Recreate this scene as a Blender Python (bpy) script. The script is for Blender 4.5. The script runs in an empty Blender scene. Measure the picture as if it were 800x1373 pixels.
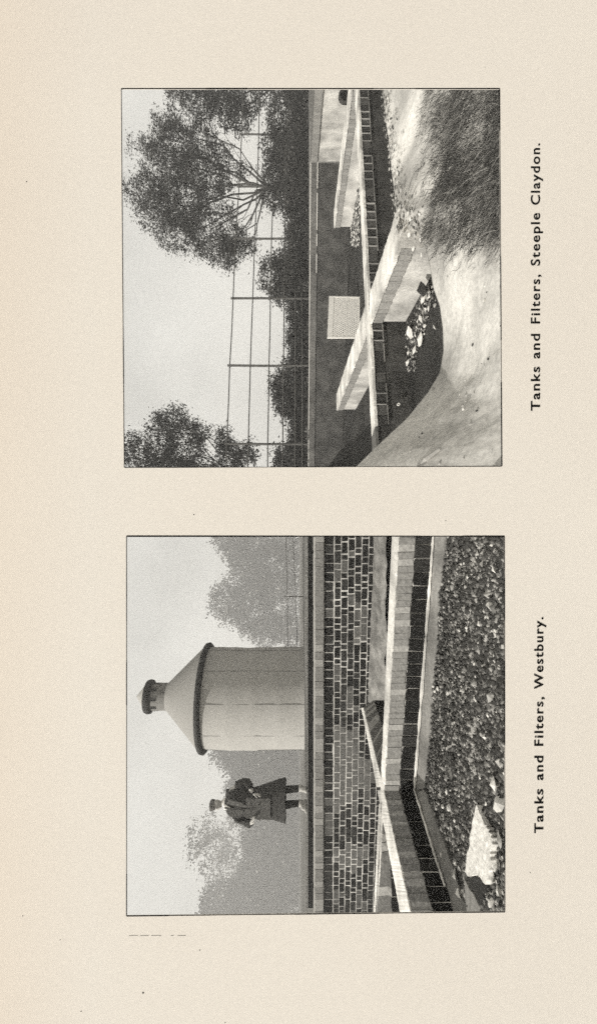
import bpy, bmesh, math, random
from mathutils import Vector, Matrix, noise
random.seed(11)
C = bpy.context.scene.collection
F = 620.0          # focal length in pixels of the 800 x 1373 photograph
E = 1.4            # eye height over the low ground
HX, CY = 400.0, 686.5

def W(x, y, d):    # a page pixel at depth d metres -> world point (page left is up)
    return Vector(((CY - y) / F * d, d, E - (x - HX) / F * d))
def Z(x, y, z):    # a page pixel on the level plane z (relative to the eye)
    return W(x, y, -z * F / (x - HX))

# ------------------------------------------------------------------ materials
def warm(g, w=1.0):
    return (g * (1 + .035 * w), g, g * (1 - .075 * w), 1)
def mat(name, g, var=.25, scale=8, rough=.9, bump=.0, bscale=40, w=1.0, detail=6, blotch=0, metal=0):
    m = bpy.data.materials.new(name); m.use_nodes = True
    nt = m.node_tree; b = nt.nodes['Principled BSDF']
    b.inputs['Roughness'].default_value = rough
    b.inputs['Specular IOR Level'].default_value = .08
    b.inputs['Metallic'].default_value = metal
    tc = nt.nodes.new('ShaderNodeTexCoord')
    n = nt.nodes.new('ShaderNodeTexNoise'); n.inputs['Scale'].default_value = scale; n.inputs['Detail'].default_value = detail
    n.inputs['Roughness'].default_value = .7
    nt.links.new(tc.outputs['Object'], n.inputs['Vector'])
    r = nt.nodes.new('ShaderNodeValToRGB')
    r.color_ramp.elements[0].position = .3; r.color_ramp.elements[1].position = .7
    r.color_ramp.elements[0].color = warm(g * (1 - var), w); r.color_ramp.elements[1].color = warm(min(.9, g * (1 + var)), w)
    nt.links.new(n.outputs['Fac'], r.inputs['Fac'])
    out = r.outputs['Color']
    if blotch:
        n2 = nt.nodes.new('ShaderNodeTexNoise'); n2.inputs['Scale'].default_value = blotch; n2.inputs['Detail'].default_value = 3
        nt.links.new(tc.outputs['Object'], n2.inputs['Vector'])
        mr = nt.nodes.new('ShaderNodeMapRange'); mr.inputs[1].default_value = .35; mr.inputs[2].default_value = .65
        mr.inputs[3].default_value = .62; mr.inputs[4].default_value = 1.25
        nt.links.new(n2.outputs['Fac'], mr.inputs[0])
        mx = nt.nodes.new('ShaderNodeMix'); mx.data_type = 'RGBA'; mx.blend_type = 'MULTIPLY'; mx.inputs[0].default_value = 1
        nt.links.new(out, mx.inputs[6]); nt.links.new(mr.outputs[0], mx.inputs[7]); out = mx.outputs[2]
    nt.links.new(out, b.inputs['Base Color'])
    if bump:
        n3 = nt.nodes.new('ShaderNodeTexNoise'); n3.inputs['Scale'].default_value = bscale; n3.inputs['Detail'].default_value = 5
        nt.links.new(tc.outputs['Object'], n3.inputs['Vector'])
        bp = nt.nodes.new('ShaderNodeBump'); bp.inputs['Strength'].default_value = bump; bp.inputs['Distance'].default_value = .02
        nt.links.new(n3.outputs['Fac'], bp.inputs['Height']); nt.links.new(bp.outputs['Normal'], b.inputs['Normal'])
    return m

M = dict(
    ink=mat('ink', .008, .3, 30, .8, detail=2),
    lit=mat('pale_cement', .62, .22, 30, bump=.25, blotch=3),
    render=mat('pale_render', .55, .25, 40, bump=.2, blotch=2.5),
    dark=mat('shaded_render', .06, .5, 60, bump=.3, blotch=4),  # dark copy of the render, shade of the camera-facing walls put into it
    floor=mat('shaded_tank_floor', .035, .6, 25, bump=.3, blotch=1.5),  # dark base also carries the shadow inside the tanks
    mortar=mat('mortar', .55, .3, 60),
    mortar_dull=mat('dull_mortar', .36, .3, 60),
    mortar_shadow=mat('dark_mortar_shadow', .12, .4, 60),  # also the shadow tone at the end of the long coping
    bd1=mat('dark_brick', .045, .6, 45, bump=.3), bd2=mat('brown_brick', .085, .5, 45, bump=.3), bn=mat('coping_brick', .17, .4, 45, bump=.3), bd3=mat('worn_brick', .11, .5, 45, bump=.3),
    bk1=mat('black_brick', .016, .5, 45, bump=.3), bk2=mat('blackish_brick', .03, .6, 45, bump=.3),  # also paint the shade on the bed walls' near faces
    bl1=mat('light_brick', .29, .3, 45, bump=.3), bl2=mat('buff_brick', .31, .3, 45, bump=.3), bl3=mat('grey_brick', .25, .35, 45, bump=.3),
    earth=mat('pale_earth', .52, .25, 30, bump=.4, bscale=12, blotch=1.6),
    soil=mat('turf', .16, .5, 20, bump=.4, blotch=1),
    gravel1=mat('gravel_dark', .05, .4, 50), gravel2=mat('gravel_mid', .14, .4, 50), gravel3=mat('gravel_light', .30, .3, 50), gravel4=mat('gravel_pale', .55, .2, 50),
    gbed=mat('gravel_bed', .035, .5, 60),
    ledge=mat('grey_fillet', .22, .3, 40, bump=.2, blotch=3),
    stone=mat('pale_stone', .60, .3, 22, bump=.6), filler=mat('filler', .03, .4, 30, bump=.2), greystone=mat('grey_stone', .2, .3, 30, bump=.3),
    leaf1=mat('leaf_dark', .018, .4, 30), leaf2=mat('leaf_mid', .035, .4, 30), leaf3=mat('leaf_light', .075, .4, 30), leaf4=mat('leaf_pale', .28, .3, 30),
    bark=mat('bark', .06, .4, 20, bump=.4), barkpale=mat('bark_pale', .16, .4, 20, bump=.4),
    iron=mat('weathered_wire', .08, .4, 20, rough=.6),
    black=mat('dull_black', .012, .6, 20),
    tin=mat('galvanised_sheet', .37, .22, 30, rough=.9, detail=10), tindark=mat('dark_painted_rim', .035, .5, 12, rough=.7),
    wicker=mat('whitewashed_lattice', .82, .15, 30),
    coat=mat('wool_coat', .045, .8, 35, bump=.4, bscale=90), coatl=mat('wool_coat_light', .085, .6, 30, bump=.4, bscale=90),
    skin=mat('skin', .45, .1, 20), cap=mat('tweed', .15, .6, 70), white=mat('linen', .75, .08, 20), trouser=mat('trouser_wool', .035, .4, 50), shoe=mat('pale_boots', .42, .25, 30),
    grassd=mat('grass_dark', .045, .4, 20), grassl=mat('grass_dry', .30, .3, 20),
)
# ------------------------------------------------------------------ helpers
def link(name, verts, faces, mats, parent=None, idx=None, smooth=False):
    me = bpy.data.meshes.new(name)
    verts = [tuple(v) for v in verts]
    me.from_pydata(verts, [], faces)
    for m in (mats if isinstance(mats, (list, tuple)) else [mats]): me.materials.append(M[m] if isinstance(m, str) else m)
    if idx:
        for p, i in zip(me.polygons, idx): p.material_index = i
    if smooth:
        for p in me.polygons: p.use_smooth = True
    me.update()
    if name == 'haze':
        bm = bmesh.new(); bm.from_mesh(me); bmesh.ops.recalc_face_normals(bm, faces=bm.faces); bm.to_mesh(me); bm.free()
    o = bpy.data.objects.new(name, me); C.objects.link(o)
    if parent:
        o.parent = parent; o.matrix_parent_inverse = Matrix.Translation(-parent.location)
    return o
def tag(o, label=None, cat=None, group=None, kind=None):
    if label: o['label'] = label
    if cat: o['category'] = cat
    if group: o['group'] = group
    if kind: o['kind'] = kind
    return o
def thing(name, loc, label, cat, group=None):
    o = bpy.data.objects.new(name, None); o.empty_display_size = .2; o.location = loc; C.objects.link(o)
    return tag(o, label, cat, group)
class G:
    def __init__(s): s.v = []; s.f = []; s.i = []
    def add(s, v, f, mi=0):
        b = len(s.v); s.v += [Vector(p) for p in v]; s.f += [tuple(b + k for k in q) for q in f]; s.i += [mi] * len(f)
    def hexa(s, a, b, mi=0):       # two quads (4 points each), lofted
        s.add(list(a) + list(b), [(3, 2, 1, 0), (4, 5, 6, 7), (0, 1, 5, 4), (1, 2, 6, 5), (2, 3, 7, 6), (3, 0, 4, 7)], mi)
    def bar(s, a, b, n=60, j=.004, mi=0):      # like hexa but subdivided with worn edges
        n = max(2, n); a = [Vector(p) for p in a]; b = [Vector(p) for p in b]; v = []
        for k in range(n + 1):
            for p, q in zip(a, b):
                c = p.lerp(q, k / n); v.append(c + (noise.noise_vector(c * 9) * j * 1.6 + Vector([random.gauss(0, j * .45) for _ in range(3)])))
        f = [(3, 2, 1, 0), tuple(4 * n + k for k in range(4))]
        for k in range(n):
            for m in range(4): f.append((4 * k + m, 4 * k + (m + 1) % 4, 4 * k + 4 + (m + 1) % 4, 4 * k + 4 + m))
        s.add(v, f, mi)
    def prism(s, prof0, prof1, mi=0):
        n = len(prof0); f = [tuple(range(n - 1, -1, -1)), tuple(range(n, 2 * n))]
        f += [(k, (k + 1) % n, n + (k + 1) % n, n + k) for k in range(n)]
        s.add(list(prof0) + list(prof1), f, mi)
    def tube(s, pts, rad, n=6, mi=0):
        pts = [Vector(p) for p in pts]; rings = []
        for k, p in enumerate(pts):
            t = (pts[min(k + 1, len(pts) - 1)] - pts[max(k - 1, 0)]).normalized()
            a = t.orthogonal().normalized(); b = t.cross(a)
            r = rad[k] if isinstance(rad, (list, tuple)) else rad
            rings.append([p + (a * math.cos(2 * math.pi * j / n) + b * math.sin(2 * math.pi * j / n)) * r for j in range(n)])
        v = [q for ring in rings for q in ring]; f = []
        for k in range(len(pts) - 1):
            for j in range(n): f.append((k * n + j, k * n + (j + 1) % n, (k + 1) * n + (j + 1) % n, (k + 1) * n + j))
        f.append(tuple(range(n - 1, -1, -1))); f.append(tuple((len(pts) - 1) * n + j for j in range(n)))
        s.add(v, f, mi)
    def lathe(s, c, prof, n=40, mi=0, a0=0, a1=2 * math.pi, closed=True):
        v = []; m = len(prof)
        for j in range(n):
            a = a0 + (a1 - a0) * j / n
            for (r, z) in prof: v.append(Vector(c) + Vector((r * math.cos(a), r * math.sin(a), z)))
        f = []
        for j in range(n):
            for k in range(m - 1): f.append((j * m + k, ((j + 1) % n) * m + k, ((j + 1) % n) * m + k + 1, j * m + k + 1))
        s.add(v, f, mi)
    def rock(s, c, r, mi=0, flat=.6):
        q = Matrix.Rotation(random.uniform(0, 6.28), 3, 'Z') @ Matrix.Rotation(random.uniform(-.6, .6), 3, 'X')
        v = []
        for d in ((1, 0, 0), (-1, 0, 0), (0, 1, 0), (0, -1, 0), (0, 0, 1), (0, 0, -1), (.7, .7, .1), (-.7, .65, 0), (.6, -.7, 0), (-.7, -.6, .1)):
            p = Vector(d) * r * random.uniform(.7, 1.15); p.z *= flat; v.append(Vector(c) + q @ p)
        f = [(4, 0, 6), (4, 6, 2), (4, 2, 7), (4, 7, 1), (4, 1, 9), (4, 9, 3), (4, 3, 8), (4, 8, 0),
             (5, 6, 0), (5, 2, 6), (5, 7, 2), (5, 1, 7), (5, 9, 1), (5, 3, 9), (5, 8, 3), (5, 0, 8)]
        s.add(v, f, mi)
    def bricks(s, a, b, c, d, cols, rows, mis, gap=.10, proud=.006, bond=True, vgap=None, run=None, stain=None, flem=False):
        """individual bricks over the quad a-b (along the top), d-c (along the bottom)"""
        a, b, c, d = map(Vector, (a, b, c, d)); nrm = (b - a).cross(d - a).normalized()
        if nrm.dot(-(a - Vector((0, 0, E)))) < 0: nrm = -nrm
        vg = gap if vgap is None else vgap
        P = lambda u, v: (a.lerp(b, u)).lerp(d.lerp(c, u), v)
        prev = None
        for r in range(rows):
            off = (.5 if (bond and r % 2) else 0)
            spans = []
            if flem:
                x = -1.5 + (.75 if r % 2 else 0); big_ = True
                while x < cols * 1.5:
                    wd_ = 1 if big_ else .5
                    if random.random() < .06: big_ = not big_
                    spans.append((x / 1.5, (x + wd_) / 1.5)); x += wd_; big_ = not big_
            else: spans = [(k + off, k + 1 + off) for k in range(-1, cols + 1)]
            for k0, k1 in spans:
                u0 = (k0 + gap / 2 + random.uniform(-.02, .02)) / cols; u1 = (k1 - gap / 2 + random.uniform(-.02, .02)) / cols
                u0 = max(0, u0); u1 = min(1, u1)
                if u1 - u0 < .15 / cols: continue
                jv = random.uniform(-.025, .025) if rows > 2 else 0; v0 = (r + vg / 2 + jv) / rows; v1 = (r + 1 - vg / 2 + jv) / rows
                pr = proud * random.uniform(.5, 1.2)
                du, dv = (u1 - u0) * .035, (v1 - v0) * .05; J = lambda: random.gauss(0, .6)
                base = [P(u0 + du * J(), v0 + dv * J()), P(u1 + du * J(), v0 + dv * J()), P(u1 + du * J(), v1 + dv * J()), P(u0 + du * J(), v1 + dv * J())]
                if run and prev is not None and random.random() < run: mi = prev
                else: mi = random.choice(mis)
                if stain:
                    mid = P((u0 + u1) / 2, (v0 + v1) / 2)
                    if noise.noise(mid * 1.7 + Vector((3, 1, 7))) + random.gauss(0, .08) > stain[1]: mi = stain[0]
                prev = mi
                s.hexa([p - nrm * .02 for p in base], [p + nrm * pr for p in base], mi)
    def build(s, name, mats, parent=None, smooth=False):
        o = link(name, s.v, s.f, mats, parent, s.i, smooth); return o

# ------------------------------------------------------------------ the printed page
PD = .55
page = thing('book_page', (0, PD, E), 'cream printed book page with two pictures and sideways captions', 'page')
def pp(x, y, t=0): p = W(x, y, PD); p.y -= t; return p
mp = bpy.data.materials.new('aged_paper'); mp.use_nodes = True
nt = mp.node_tree; bs = nt.nodes['Principled BSDF']; bs.inputs['Roughness'].default_value = .85; bs.inputs['Specular IOR Level'].default_value = .15
tc = nt.nodes.new('ShaderNodeTexCoord')
n1 = nt.nodes.new('ShaderNodeTexNoise'); n1.inputs['Scale'].default_value = 3; n1.inputs['Detail'].default_value = 4
n2 = nt.nodes.new('ShaderNodeTexNoise'); n2.inputs['Scale'].default_value = 160; n2.inputs['Detail'].default_value = 3
r1 = nt.nodes.new('ShaderNodeValToRGB'); r1.color_ramp.elements[0].position = .3; r1.color_ramp.elements[1].position = .7
r1.color_ramp.elements[0].color = (.685, .635, .57, 1); r1.color_ramp.elements[1].color = (.71, .665, .60, 1)
mr = nt.nodes.new('ShaderNodeMapRange'); mr.inputs[3].default_value = .965; mr.inputs[4].default_value = 1.03
mx = nt.nodes.new('ShaderNodeMix'); mx.data_type = 'RGBA'; mx.blend_type = 'MULTIPLY'; mx.inputs[0].default_value = 1
L = nt.links.new
L(tc.outputs['Object'], n1.inputs['Vector']); L(tc.outputs['Object'], n2.inputs['Vector'])
L(n1.outputs['Fac'], r1.inputs['Fac']); L(n2.outputs['Fac'], mr.inputs[0]); L(r1.outputs['Color'], mx.inputs[6]); L(mr.outputs[0], mx.inputs[7])
# toned (yellowed) outer edge of the sheet
sx = nt.nodes.new('ShaderNodeSeparateXYZ'); L(tc.outputs['Object'], sx.inputs[0])
me_ = nt.nodes.new('ShaderNodeMapRange'); me_.inputs[1].default_value = E + .25; me_.inputs[2].default_value = E + .385
L(sx.outputs[2], me_.inputs[0])
mx2 = nt.nodes.new('ShaderNodeMix'); mx2.data_type = 'RGBA'; mx2.blend_type = 'MULTIPLY'; mx2.inputs[7].default_value = (.985, .94, .895, 1)
L(me_.outputs[0], mx2.inputs[0]); L(mx.outputs[2], mx2.inputs[6])
L(mx2.outputs[2], bs.inputs['Base Color'])
HA = [(163, 119), (669, 119), (672, 625), (167, 627)]
HB = [(170, 719), (675.5, 719), (676, 1222.5), (170, 1228)]
OUT = [(-50, -60), (850, -60), (850, 1433), (-50, 1433)]
MIDL, MIDR = (-50, 673), (850, 673)
def sheet_faces():
    pts = OUT + HA + HB + [MIDL, MIDR]
    I = {p: k for k, p in enumerate(pts)}
    q = []
    def ring(o, h):
        for k in range(4): q.append((I[o[k]], I[o[(k + 1) % 4]], I[h[(k + 1) % 4]], I[h[k]]))
    ring([OUT[0], OUT[1], MIDR, MIDL], HA); ring([MIDL, MIDR, OUT[2], OUT[3]], HB)
    return pts, q
pts, q = sheet_faces(); n = len(pts)
v = [pp(x, y) for x, y in pts] + [pp(x, y, -.0012) for x, y in pts]
f = list(q) + [tuple(n + k for k in reversed(t)) for t in q]
for loop in ([0, 1, 13, 2, 3, 12], [4, 5, 6, 7], [8, 9, 10, 11]):
    for k in range(len(loop)): a, b = loop[k], loop[(k + 1) % len(loop)]; f.append((a, b, n + b, n + a))
link('paper', v, f, mp, page)
def line(g, a, b, w, t=.0003):
    ax, ay = a; bx, by = b; l = math.hypot(bx - ax, by - ay); nx, ny = -(by - ay) / l * w / 2, (bx - ax) / l * w / 2
    g.hexa([pp(ax + nx, ay + ny, .0001), pp(bx + nx, by + ny, .0001), pp(bx - nx, by - ny, .0001), pp(ax - nx, ay - ny, .0001)],
           [pp(ax + nx, ay + ny, t), pp(bx + nx, by + ny, t), pp(bx - nx, by - ny, t), pp(ax - nx, ay - ny, t)])
for H in (HA, HB):
    g = G()
    for k in range(4):
        a, b = H[k], H[(k + 1) % 4]; segs = 9
        for j in range(segs):
            p = (a[0] + (b[0] - a[0]) * j / segs, a[1] + (b[1] - a[1]) * j / segs); r_ = (a[0] + (b[0] - a[0]) * (j + 1) / segs, a[1] + (b[1] - a[1]) * (j + 1) / segs)
            line(g, p, r_, random.uniform(.7, 1.5) * (1.3 if k == 0 else 1))
    g.build('border_line', 'ink', page)
for x0, x1 in ((173, 185), (188, 200), (203, 216), (229, 233), (238, 249)): g = G(); line(g, (x0, 1254.5), (x1, 1254.3), .35); g.build('ink_speck', 'mortar_dull', page)
for x, y, w in ((192, 1331, 2.6), (109, 1356, 1.4), (31, 1228, 1.3), (36, 184 + 60, 1.4), (268, 1274, 1.3), (597, 698, 1.3), (260, 690, 1.6), (302, 1371, 1.4), (81, 1260, 1), (710, 1170, 1)):
    g = G(); w *= .75; line(g, (x - w / 2, y), (x + w / 2, y), w); g.build('ink_speck', 'ink', page)
def caption(words, base, cap):
    vs, fs = [], []
    for txt, y0, y1 in words:
        cu = bpy.data.curves.new('t', 'FONT'); cu.body = txt; cu.size = 1; cu.space_character = 1.18; cu.offset = .019; cu.resolution_u = 4; cu.extrude = 0
        ob = bpy.data.objects.new('t', cu); C.objects.link(ob); bpy.context.view_layer.update()
        me = bpy.data.meshes.new_from_object(ob.evaluated_get(bpy.context.evaluated_depsgraph_get()))
        xs = [p.co.x for p in me.vertices]; x0, x1 = min(xs), max(xs); sc = (y0 - y1) / (x1 - x0); b = len(vs)
        sv = cap / .729
        for p in me.vertices: vs.append(pp(base - p.co.y * sv, y0 - (p.co.x - x0) * sc, .0004))
        fs += [tuple(b + k for k in p.vertices) for p in me.polygons]
        bpy.data.objects.remove(ob); bpy.data.curves.remove(cu); bpy.data.meshes.remove(me)
    o = link('caption', vs, fs, 'ink', page); return o
tag(caption([('Tanks', 551, 492), ('and', 481, 448), ('Filters,', 434, 368.5), ('Steeple', 356.5, 286), ('Claydon.', 275, 192.5)], 722.8, 12.6), 'black caption reading Tanks and Filters, Steeple Claydon.')
tag(caption([('Tanks', 1117, 1058), ('and', 1046, 1013.5), ('Filters,', 1000, 934.5), ('Westbury.', 924, 827.5)], 727.2, 12.4), 'black caption reading Tanks and Filters, Westbury.')

# ------------------------------------------------------------------ ground
def step(X):
    if X < .1: return 6.6
    if X > .7: return 13.2
    return 6.6 + (X - .1) / .6 * 6.6
def gz(X, Y):
    hi = -.16 if X < .1 else (-.33 if X > .7 else -.16 - .17 * (X - .1) / .6)
    t = min(1, max(0, (Y - step(X) + .12) / .12)); z = -1.4 + (hi + 1.4) * t
    if t >= 1: z += .02 * noise.noise(Vector((X * .7, Y * .7, 0))) * min(1, 20 / Y)
    return z + E
xs = sorted(set([-140, -100, -70, -50, -35, -25, -18] + [round(-14 + .7 * k, 3) for k in range(41)] + [.1, .25, .4, .55, .7] + [18, 25, 35, 50, 70, 100, 140]))
ys = sorted(set([-140, -60, -25, -10, -4, 0, 3, 5, 6, 6.48, 6.6, 7, 7.5, 8, 8.5, 9, 9.5, 10, 11, 12, 13.08, 13.2] + [13.6, 14.4, 15.5, 17, 19, 22, 26, 32, 40, 55, 75, 100, 140]))
v = [(X, Y, gz(X, Y)) for Y in ys for X in xs]; nx = len(xs)
f = [(j * nx + i, j * nx + i + 1, (j + 1) * nx + i + 1, (j + 1) * nx + i) for j in range(len(ys) - 1) for i in range(nx - 1)]
tag(link('ground', v, f, 'soil'), kind='structure')

def sheet(name, pts, mat_, zt=.0):
    o = link(name, pts, [tuple(range(len(pts)))], mat_); return tag(o, kind='structure')
# tank floors (low sheets between the walls)
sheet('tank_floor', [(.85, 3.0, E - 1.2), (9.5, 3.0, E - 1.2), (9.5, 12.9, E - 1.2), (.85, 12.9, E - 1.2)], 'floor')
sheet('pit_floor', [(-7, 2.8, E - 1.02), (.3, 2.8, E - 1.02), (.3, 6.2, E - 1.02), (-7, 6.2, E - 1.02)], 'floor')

# ================================================================== PICTURE ONE : the open tanks
ZT = -.8; BT = -.945; BF = -1.2
# --- partition wall running across
def pt(X, Y, z): return Vector((X, Y, E + z))
w2 = thing('tank_wall', pt(3.3, 5.5, BF), 'long dark brick tank wall with thin pale top running the full height of the upper picture', 'wall')
a0, a1 = Z(479, 122, ZT), Z(502, 565, ZT)
dr = (a1 - a0).normalized(); A0 = a0 - dr * 1.6; A1 = a1 + dr * .06; A2 = a1 + dr * .95; bk = Vector((-dr.y, dr.x, 0)); bk = bk if bk.y > 0 else -bk; TH = .24
dn = Vector((0, 0, -1))
g = G(); g.bar([A0 + dn * .03, A0 + bk * TH + dn * .03, A0 + bk * TH, A0], [A1 + dn * .03, A1 + bk * TH + dn * .03, A1 + bk * TH, A1], 160, .0028); g.build('coping', 'lit', w2)
i0, i1 = A0 + bk * .02 + dn * .03, A1 + bk * .02 + dn * .03
g = G(); g.bar([A1 + dr * .005 + dn * .03, A1 + dr * .005 + bk * TH + dn * .03, A1 + dr * .005 + bk * TH, A1 + dr * .005], [A2 + dn * .03, A2 + bk * TH + dn * .03, A2 + bk * TH, A2], 40, .003); g.build('coping', 'mortar_shadow', w2); g = G()  # dark end length paints the shadow over the coping
i2 = A2 + bk * .02 + dn * .03
g.hexa([i0, i0 + bk * (TH - .03), i0 + bk * (TH - .03) + dn * .4, i0 + dn * .4], [i2, i2 + bk * (TH - .03), i2 + bk * (TH - .03) + dn * .4, i2 + dn * .4]); g.build('wall_core', 'dark', w2)  # near face darkened in colour to paint its shade
L2 = (A1 - A0).length
g = G(); t0, t1 = i0 + dn * .005, i1 + dn * .005
g.bricks(t0, t1, t1 + dn * .11, t0 + dn * .11, int(L2 / .13), 1, [0, 0, 1], gap=.07, proud=.012)
g.build('brick_course', ['bd1', 'bd2'], w2)  # dark bricks carry the same painted shade
g = G(); o_ = -bk * .006
for k in range(26):
    u = k / 26; p = A0.lerp(A1, u) + o_ + dn * .14; q_ = A0.lerp(A1, u + .034) + o_ + dn * .14
    if random.random() < .9: g.hexa([p, p + bk * .02, p + bk * .02 + dn * .009, p + dn * .009], [q_, q_ + bk * .02, q_ + bk * .02 + dn * .009, q_ + dn * .009])
# upright joints left white between the bricks
for k in range(0, int(L2 / .13)):
    if random.random() < .7:
        p = A0 + (A1 - A0) * (k / int(L2 / .13)) + o_ + dn * .03; q_ = p + dr * .004
        g.hexa([p, p + bk * .03, p + bk * .03 + dn * .11, p + dn * .11], [q_, q_ + bk * .03, q_ + bk * .03 + dn * .11, q_ + dn * .11])
g.build('mortar_joint', 'ledge', w2)

def side_wall(name, X0, X1, Y0, Y1, label, zt=ZT, side=-1, top='lit', brickm=('bl1', 'bl2', 'bl3'), face='render', zb=BF - .02, jog=0):
    """wall running away from the camera; its shown side faces -X"""
    w = thing(name, pt((X0 + X1) / 2, (Y0 + Y1) / 2, zb), label, 'wall')
    g = G(); q0 = [pt(X0, Y0, zt), pt(X1, Y0, zt), pt(X1, Y0, zt - .03), pt(X0, Y0, zt - .03)]; q1 = [p + Vector((0, Y1 - Y0, 0)) for p in q0]
    g.bar(q0, q1, 110, .0032); g.build('coping', top, w)
    g = G(); q0 = [pt(X0 + .02, Y0, zt - .03), pt(X1 - .02, Y0, zt - .03), pt(X1 - .02, Y0, zb), pt(X0 + .02, Y0, zb)]; q1 = [p + Vector((0, Y1 - Y0 - .01, 0)) for p in q0]
    g.hexa(q0, q1); g.build('wall_core', face, w)
    g = G(); xx = X0 + .016
    g.bricks(pt(xx, Y0, zt - .03), pt(xx, Y1, zt - .03), pt(xx, Y1, zt - .15), pt(xx, Y0, zt - .15), int((Y1 - Y0) / .085), 1, [0, 1, 2], gap=.14, proud=.012)
    # the course shows on the far end too
    g.bricks(pt(X1 - .03, Y1 - .01, zt - .03), pt(X0 + .02, Y1 - .01, zt - .03), pt(X0 + .02, Y1 - .01, zt - .15), pt(X1 - .03, Y1 - .01, zt - .15), 4, 1, [0, 1, 2], gap=.14, proud=.01)
    g.build('brick_course', list(brickm), w)
    return w
yw = lambda X: (A0 + (A1 - A0) * ((X - A0.x) / (A1.x - A0.x))).y     # where the crossing wall's front stands
side_wall('tank_wall', 6.45, 6.8, yw(6.6) + TH + .06, 10.5, 'short pale tank wall between the bright return wall and the long dark wall, with a square free end')
nw = side_wall('tank_wall', 2.12, 2.46, 3.74, yw(2.3) - .06, 'near pale tank wall with brick edge coming forward from the long dark wall over the leaf-strewn pit')
fw = side_wall('tank_wall', 2.14, 2.48, yw(2.3) + TH + .04, 9.75, 'far pale tank wall beyond the long dark wall, beside the white perforated panel')
# relabel the short one precisely
# --- back wall and bright return wall
ZB = -.27
cA = Z(416, 218, ZB); cL = Z(413, 627, ZB); dA = (cL - cA).normalized(); cL2 = cL + dA * 1.2
bwall = thing('boundary_wall', pt(4.5, 12, BF), 'dark rendered back wall with grey coping in front of the hedge', 'wall')
bb = Vector((-dA.y, dA.x, 0)); bb = bb if bb.y > 0 else -bb
g = G(); g.bar([cA, cA + bb * .3, cA + bb * .3 + dn * .17, cA + dn * .17], [cL2, cL2 + bb * .3, cL2 + bb * .3 + dn * .17, cL2 + dn * .17]); g.build('coping', mat('dark_coping', .11, .5, 30, blotch=2), bwall)
g = G(); p0, p1 = cA + bb * .03 + dn * .17, cL2 + bb * .03 + dn * .17
g.hexa([p0, p0 + bb * .25, p0 + bb * .25 + dn, p0 + dn], [p1, p1 + bb * .25, p1 + bb * .25 + dn, p1 + dn]); g.build('wall_face', 'dark', bwall)  # dark colour carries the tank shadow on this wall
g = G()
p0, p1 = cA - bb * .004 + dn * .0, cL2 - bb * .004
g.hexa([p0 + Vector((0, 0, .004)), p0 + bb * .03 + Vector((0, 0, .004)), p0 + bb * .03 + dn * .012, p0 + dn * .012], [p1 + Vector((0, 0, .004)), p1 + bb * .03 + Vector((0, 0, .004)), p1 + bb * .03 + dn * .012, p1 + dn * .012])
for u0, u1 in ((0.0, .06), (.07, .16), (.17, .2), (.22, .27)):
    p0, p1 = cA.lerp(cL2, u0) - bb * .006 + dn * .155, cA.lerp(cL2, u1) - bb * .006 + dn * .155
    g.hexa([p0, p0 + bb * .03, p0 + bb * .03 + dn * .018, p0 + dn * .018], [p1, p1 + bb * .03, p1 + bb * .03 + dn * .018, p1 + dn * .018])
g.build('mortar_joint', 'mortar', bwall)
rw = thing('boundary_wall', pt(7.7, 9, BF), 'brightly lit pale return wall at the top of the upper picture, joining the dark back wall', 'wall')
cR = Z(421.5, 112, ZB); dR = (cR - cA).normalized(); cR2 = cR + dR * 2; c0 = cA + dR * .01; br = Vector((.3, 0, 0))
g = G(); g.hexa([c0, c0 + br, c0 + br + dn * .16, c0 + dn * .16], [cR2, cR2 + br, cR2 + br + dn * .16, cR2 + dn * .16]); g.build('coping', 'mortar_shadow', rw)
g = G(); g.bricks(c0, cR2, cR2 + dn * .16, c0 + dn * .16, 44, 1, [0, 1, 2], gap=.12, proud=.01); g.build('brick_course', ['bl3', 'bl1', 'bl3'], rw)
g = G(); p0, p1 = c0 + Vector((.02, 0, -.16)), cR2 + Vector((.02, 0, -.16)); br2 = Vector((.24, 0, 0))
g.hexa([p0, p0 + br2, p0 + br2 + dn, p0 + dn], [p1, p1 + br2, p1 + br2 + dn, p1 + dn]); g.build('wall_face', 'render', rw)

# --- dark pipe mouth on the short wall
c = W(463, 127, 7.6)
pm = thing('pipe', c, 'dark round pipe mouth standing up by the bright back wall', 'pipe')
g = G(); n_ = 20
def ringy(r, dy): return [c + Vector((r * math.cos(6.2832 * k / n_), dy, r * math.sin(6.2832 * k / n_))) for k in range(n_)]
R = [ringy(.115, 0), ringy(.115, .07), ringy(.085, .07), ringy(.085, 0)]
vv = [p for r_ in R for p in r_]; ff = []
for a in range(4):
    for k in range(n_): ff.append((a * n_ + k, a * n_ + (k + 1) % n_, ((a + 1) % 4) * n_ + (k + 1) % n_, ((a + 1) % 4) * n_ + k))
g.add(vv, ff); g.build('pipe_barrel', 'tindark', pm, True)
g = G(); g.add(ringy(.086, .03), [tuple(range(n_))]); g.build('bore_disc', 'black', pm)  # black disc stands for the dark inside of the pipe
g = G(); lo = c + Vector((0, .035, -.10)); g.tube([lo, lo + Vector((0, 0, -.5))], .05, 8); g.build('pipe_stand', 'tindark', pm)

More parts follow.
